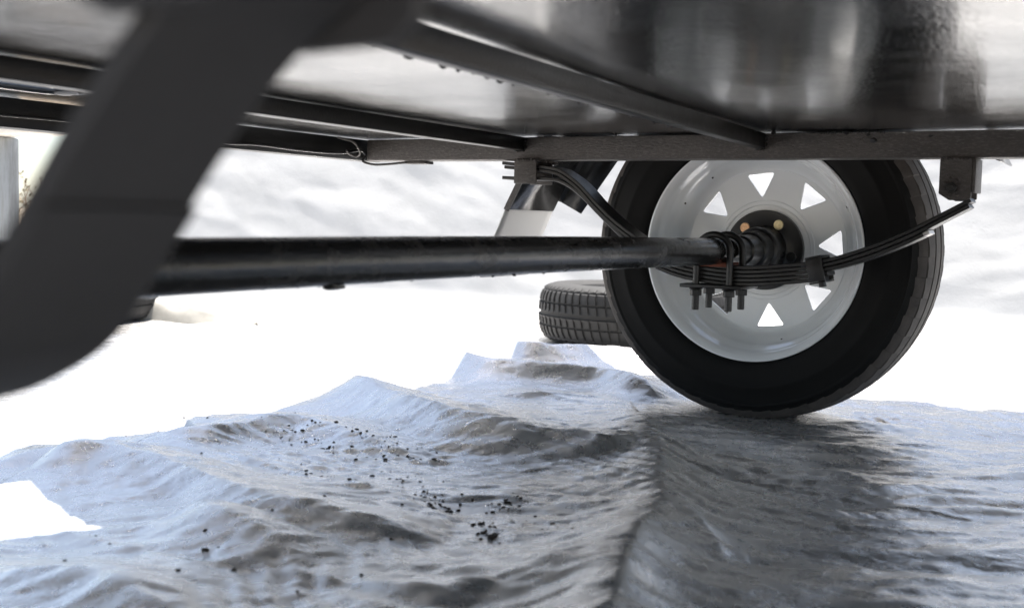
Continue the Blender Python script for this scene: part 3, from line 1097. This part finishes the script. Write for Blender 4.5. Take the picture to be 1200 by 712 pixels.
def wheel(cy, sgn):
    """sgn=+1: the inboard side looks towards -Y"""
    def Y(t): return cy + sgn * t
    rp = [(-.0905, .2050), (-.0945, .2085), (-.0965, .2130), (-.0958, .2162), (-.0925, .2168), (-.0925, .2150), (-.0938, .2135), (-.0930, .2110), (-.0890, .2070), (-.0800, .2035), (-.0785, .2035)]
    inn = [(-.0905, .2050), (-.0860, .2015), (-.0780, .1990), (-.0640, .1975), (-.0560, .1955), (-.0480, .1915), (-.0400, .1890), (-.0320, .1875), (-.0180, .1845), (-.0080, .1790), (-.0020, .1725), (.0010, .1660), (.0012, .1600)]
    back = [(.0040, .1600), (.0040, .1680), (.0015, .1760), (-.004, .183), (-.016, .1890), (-.040, .1930), (-.060, .1995), (-.0785, .2035)]
    mb = MB()
    mb.lathe_y([(Y(a), b) for a, b in rp[:-1] + back[::-1][:1]], AX, AZ, 128)
    mb.lathe_y([(Y(a), b) for a, b in inn + back], AX, AZ, 128)
    # outboard half of the barrel
    ob = [(.0040, .168), (.010, .178), (.025, .186), (.05, .193), (.078, .199), (.088, .205), (.094, .213), (.0925, .2160), (.0890, .2105), (.080, .2045), (.050, .1975), (.020, .190), (.0015, .176)]
    mb.lathe_y([(Y(a), b) for a, b in ob], AX, AZ, 128)
    rim = mb.build('wheel', M['rim'], trailer, smooth=35)
    d = MB().add([(AX + x, Y(.0025 + y), AZ + z) for x, y, z in dv], df)
    # pressed ring steps on the dish
    d.lathe_y([(Y(-.0006), .1000), (Y(-.0018), .0985), (Y(-.0018), .0915), (Y(-.0006), .0900)], AX, AZ, 96)
    d.build('wheel_disc', M['rim'], rim, smooth=35)
    ty = tyre_part(cy, AZ, rim)
    # rivet-like paint chips / drain marks on the barrel
    for a, yy, rr in ((R(128), -.014, .1822), (R(28), -.030, .1868), (R(-76), -.012, .1812), (R(151), -.03, .1868)):
        MB().blob((AX + rr * math.cos(a), Y(yy), AZ + rr * math.sin(a)), .0023, a, lv=1, amp=.2).build('paint_chip', M['hub'], rim)
    # hub
    hp = [(-.0040, .0800), (-.0130, .0795), (-.0145, .0780), (-.0150, .0500), (-.0165, .0475), (-.060, .0455), (-.064, .0435), (-.066, .0400), (-.067, .0385), (-.100, .0375), (-.106, .0365), (-.109, .0335),
          (-.1100, .0310), (-.150, .0300), (-.158, .0285), (-.160, .0245), (-.200, .0238)]
    hub = MB().lathe_y([(Y(a), b) for a, b in hp], AX, AZ, 72).build('hub', M['hub'], trailer, smooth=40)
    for k in range(5):
        a = R(60 + 72 * k)
        c = (AX + .0585 * math.cos(a), AZ + .0585 * math.sin(a))
        st = MB().lathe_y([(Y(-.0135), .0102), (Y(-.0170), .0100), (Y(-.0180), .0090), (Y(-.0183), .0)], c[0], c[1], 20)
        so3 = st.build('lug_stud', M['copper'] if k == 1 else (M['brass'] if k == 0 else M['hub']), hub, smooth=40)
        if k < 2:
            so3['label'] = 'copper coloured stud end' if k == 1 else 'pale brass stud end'
    return rim


wheel(WY, 1)
wheel(WYN, -1)


# fenders: bent sheet over each wheel, with a lip, front drop and stays
def fender(cy, sgn, inner):
    prof = [(-1.240, .398), (-1.196, .482), (-1.090, .640), (-.985, .680), (-.41, .680), (-.32, .615), (-.26, .5)]
    y0, y1 = cy - sgn * .115, cy + sgn * .105
    mb = MB(); th = .003
    vs = []; fs = []
    for (x, z) in prof:
        for y in (y0, y1): vs.append((x, y, z))
    for i in range(len(prof) - 1): fs.append((2 * i, 2 * i + 1, 2 * i + 3, 2 * i + 2))
    mb.add(vs, fs)
    o = mb.build('fender', M['panel'], trailer, smooth=20)
    s = o.modifiers.new('solid', 'SOLIDIFY'); s.thickness = th
    tp = MB().box(-.985, -.41, min(y0 - sgn * .0012, y0 - sgn * .118), max(y0 - sgn * .0012, y0 - sgn * .118), .6775, .6805)
    tp.build('sun_gap_plate', M['panel'], o, smooth=None)  # unseen plate added to block sun between fender and trailer side
    # rolled lip along the inboard edge, on the front slope
    lip = MB()
    seq = prof[0:4]
    for (xa_, za_), (xb, zb) in zip(seq[:-1], seq[1:]):
        t = Vector((xb - xa_, 0, zb - za_)).normalized(); nn = Vector((-t.z, 0, t.x)) * .013
        lip.add([(xa_ - t.x * 0, y0 - sgn * .0015, za_), (xb, y0 - sgn * .0015, zb), (xb + nn.x * -1, y0 - sgn * .0015, zb - nn.z), (xa_ - nn.x, y0 - sgn * .0015, za_ - nn.z)], [(0, 1, 2, 3)])
    l_ = lip.build('fender_lip', M['frame'], o, smooth=None)
    l_.modifiers.new('solid', 'SOLIDIFY').thickness = .003
    return o


f1 = fender(WY, 1, True)
# pale flap below the front drop
fx, fyv = np.meshgrid(np.linspace(0, 1, 14), np.linspace(WY - .112, WY + .105, 10))
cox = -1.239 - .060 * fx - .006 * np.sin(fx * 3)
coz = .402 - .155 * fx
coy = fyv + .004 * np.sin(fx * 5)
mf = grid_mesh('mud_flap', np.stack([cox + .003, coy, coz], -1).reshape(-1, 3), 14, 10, M['flap'])
mf.modifiers.new('solid', 'SOLIDIFY').thickness = .003
put(mf, f1)
f2 = fender(WYN, -1, True)
# angled stay behind the far fender front
sv = MB()
P0 = [(-1.213, .519), (-1.165, .519), (-1.228, .418), (-1.262, .437)]
P1 = [(-1.165, .519), (-1.095, .519), (-1.187, .393), (-1.228, .418)]
a0 = [(x + .02, 2.385, z) for x, z in P0]
sv.add([(P0[0][0] - .05, 2.30, .60), (P0[1][0] + .045, 2.365, .60), (-1.228, 2.365, .418), (-1.262, 2.30, .437)], [(0, 1, 2, 3)])
sv.add([(P0[1][0] + .045, 2.365, .60), (-1.035, 2.385, .60), (-1.187, 2.385, .393), (-1.228, 2.365, .418)], [(0, 1, 2, 3)])
so_ = sv.build('fender_stay', M['member'], f1, smooth=20)
so_.modifiers.new('solid', 'SOLIDIFY').thickness = .004


# ------------------------------------------------------------------ loose tyres
spr_prof = [(-.070, .170), (-.080, .178), (-.086, .195), (-.091, .225), (-.090, .250), (-.084, .270), (-.0765, .2830), (-.074, .2825), (-.070, .2825), (-.0665, .2885), (-.052, .2945), (-.0385, .2970), (-.0375, .2900), (-.0325, .2900),
            (-.0315, .2976), (-.016, .2990), (-.0075, .2994), (-.0068, .2925)]
spr = spr_prof + [(-y, r) for y, r in spr_prof[::-1]]
ns = len(spr)
LOW2 = {6, 9, 10, 11, 14, 15}
LOW2 |= {ns - 1 - i for i in LOW2}
inn2 = [(.062, .174), (.080, .22), (.076, .262), (.05, .283), (-.05, .283), (-.076, .262), (-.080, .22), (-.062, .174)]
sv_, sf_ = tyre_mesh(spr + inn2, 66, LOW2, .0050, sub=(0, .45, .88, .90, .975), skew=.6)


def loose_tyre(loc, rot, label):
    me = bpy.data.meshes.new('tyre')
    me.from_pydata(sv_, [], sf_)
    bm = bmesh.new(); bm.from_mesh(me); bmesh.ops.recalc_face_normals(bm, faces=bm.faces[:]); bm.to_mesh(me); bm.free()
    me.materials.append(M['old_rubber'])
    finish(me, 26)
    o = bpy.data.objects.new('tyre', me)
    COL.objects.link(o)
    o.location = loc; o.rotation_euler = rot
    return tag(o, label, 'tyre', 'loose tyres lying on the tarp')


loose_tyre((-1.45, 3.30, .091), (R(90), 0, .2), 'treaded tyre lying flat on the tarp behind the white wheel')
loose_tyre((-3.27, 2.62, .091), (R(90), 0, 1.1), 'small dark tyre lying by the crumpled flap, mostly hidden beneath the axle end')

# ------------------------------------------------------------------ soil on the tarp
def hgt(x, y):
    return float(tarp_height(np.array([[x]]), np.array([[y]]))[0, 0])


lines = [([(-1.305, 1.486), (-1.129, 1.473), (-.775, 1.189)], 90, .045), ([(-.831, 1.234), (-.754, 1.177)], 50, .018), ([(-.70, 1.15), (-.639, 1.097)], 46, .013),
         ([(-.717, 1.23), (-.716, 1.287)], 40, .02), ([(-1.05, 1.27), (-.871, 1.175)], 34, .014), ([(-1.12, 1.508), (-.955, 1.416)], 42, .04),
         ([(-.672, 1.185), (-.593, 1.147)], 14, .03), ([(-1.28, 1.42), (-1.1, 1.40)], 40, .022), ([(-1.4, 1.5), (-.7, .9)], 50, .16), ([(-1.0, .8), (-.6, .9)], 12, .10)]
xy = []
for pts, k, sp in lines:
    seg = [(Vector(a), Vector(b)) for a, b in zip(pts[:-1], pts[1:])]
    Ls = np.array([(b - a).length for a, b in seg]); pr = Ls / Ls.sum()
    for _ in range(k):
        a, b = seg[rng.choice(len(seg), p=pr)]
        q = a.lerp(b, rng.random())
        xy.append((q.x + rng.normal(0, sp * .6), q.y + rng.normal(0, sp * .6)))
xy = np.array(xy)
hz = tarp_height(xy[:, 0][None], xy[:, 1][None])[0]
mb = MB()
for k, ((x, y), z) in enumerate(zip(xy, hz)):
    r = float(np.clip(rng.lognormal(-6.9, .6), .0004, .0026))
    mb.blob((x, y, z + r * .15), r, k, sq=(rng.uniform(.8, 1.7), rng.uniform(.8, 1.7), .7), lv=1, amp=.3)
so2 = mb.build('soil_crumbs', M['soil'], smooth=60)
tag(so2, 'dark soil crumbs scattered over the middle of the silver tarp', 'soil', kind='stuff')
clods = [((-.694, 1.150), .0034, 'dark soil clod at the upper left of the lowest crumb clump on the tarp'),
         ((-.650, 1.100), .0040, 'dark soil clod nearest the bottom of the crumb cluster in mid tarp'),
         ((-.668, 1.112), .0029, 'small dark clod touching the lowest clod of the crumb cluster'),
         ((-.860, .862), .0032, 'lone upright soil clod on the left ripples of the silver tarp'),
         ((-.800, .842), .0028, 'lone smaller soil clod lowest on the left ripples of the tarp'),
         ((-.760, 1.183), .0027, 'dark clod at the end of the crumb line along the crease')]
for i, ((x, y), r, lb) in enumerate(clods):
    o = MB().blob((0, 0, 0), r, i + 40, sq=(1.2, 1.0, .6), lv=2, amp=.28).build('soil_clod', M['soil'], smooth=60)
    o.location = (x, y, hgt(x, y) + r * .25)
    tag(o, lb, 'soil clod', 'soil clods on the tarp')

# ------------------------------------------------------------------ outside the tarp, far left: steel post, bar, brush
frame = thing('post_frame', (-3.34, 2.22, -.05), 'weathered grey steel post with cream ring and crossbar at far left', 'post')
MB().box(-3.36, -3.18, 2.22, 2.37, -.05, .594, .006).build('post', M['galv'], frame)
MB().box(-3.60, -2.95, 2.23, 2.36, .5955, .622, .004).build('crossbar', M['cream'], frame)
rp = [(-3.185 + .036 * math.cos(a) * .5, 2.205, .53 + .036 * math.sin(a)) for a in np.linspace(0, 2 * math.pi, 25)]
MB().tube(rp, .009, 10, caps=False).build('ring', M['cream'], frame)

bush = thing('bush', (-6.6, 5.0, -.05), 'bare brown brush seen between the steel post and the near spring', 'bush')
tw = MB(); lf = MB()
rn = random.Random(11)
for k in range(90):
    p = Vector((-6.6 + rn.gauss(0, .45), 5.0 + rn.gauss(0, .35), -.05))
    d = Vector((rn.gauss(0, .35), rn.gauss(0, .35), 1)).normalized()
    pts = [p]
    for s in range(6):
        d = (d + Vector((rn.gauss(0, .28), rn.gauss(0, .28), .05))).normalized()
        pts.append(pts[-1] + d * rn.uniform(.07, .15))
        for _ in range(3):
            c = pts[-1] + Vector((rn.gauss(0, .04), rn.gauss(0, .04), rn.gauss(0, .04)))
            a = Vector((rn.gauss(0, 1), rn.gauss(0, 1), rn.gauss(0, 1))).normalized() * .018
            b = Vector((rn.gauss(0, 1), rn.gauss(0, 1), rn.gauss(0, 1))).normalized() * .010
            lf.add([c - a, c + b, c + a, c - b], [(0, 1, 2, 3)])
    tw.tube(pts, [.007 - .0009 * i for i in range(len(pts))], 5)
tw.build('twigs', M['twig'], bush)
lf.build('foliage', M['leaf'], bush, smooth=None)['kind'] = 'stuff'
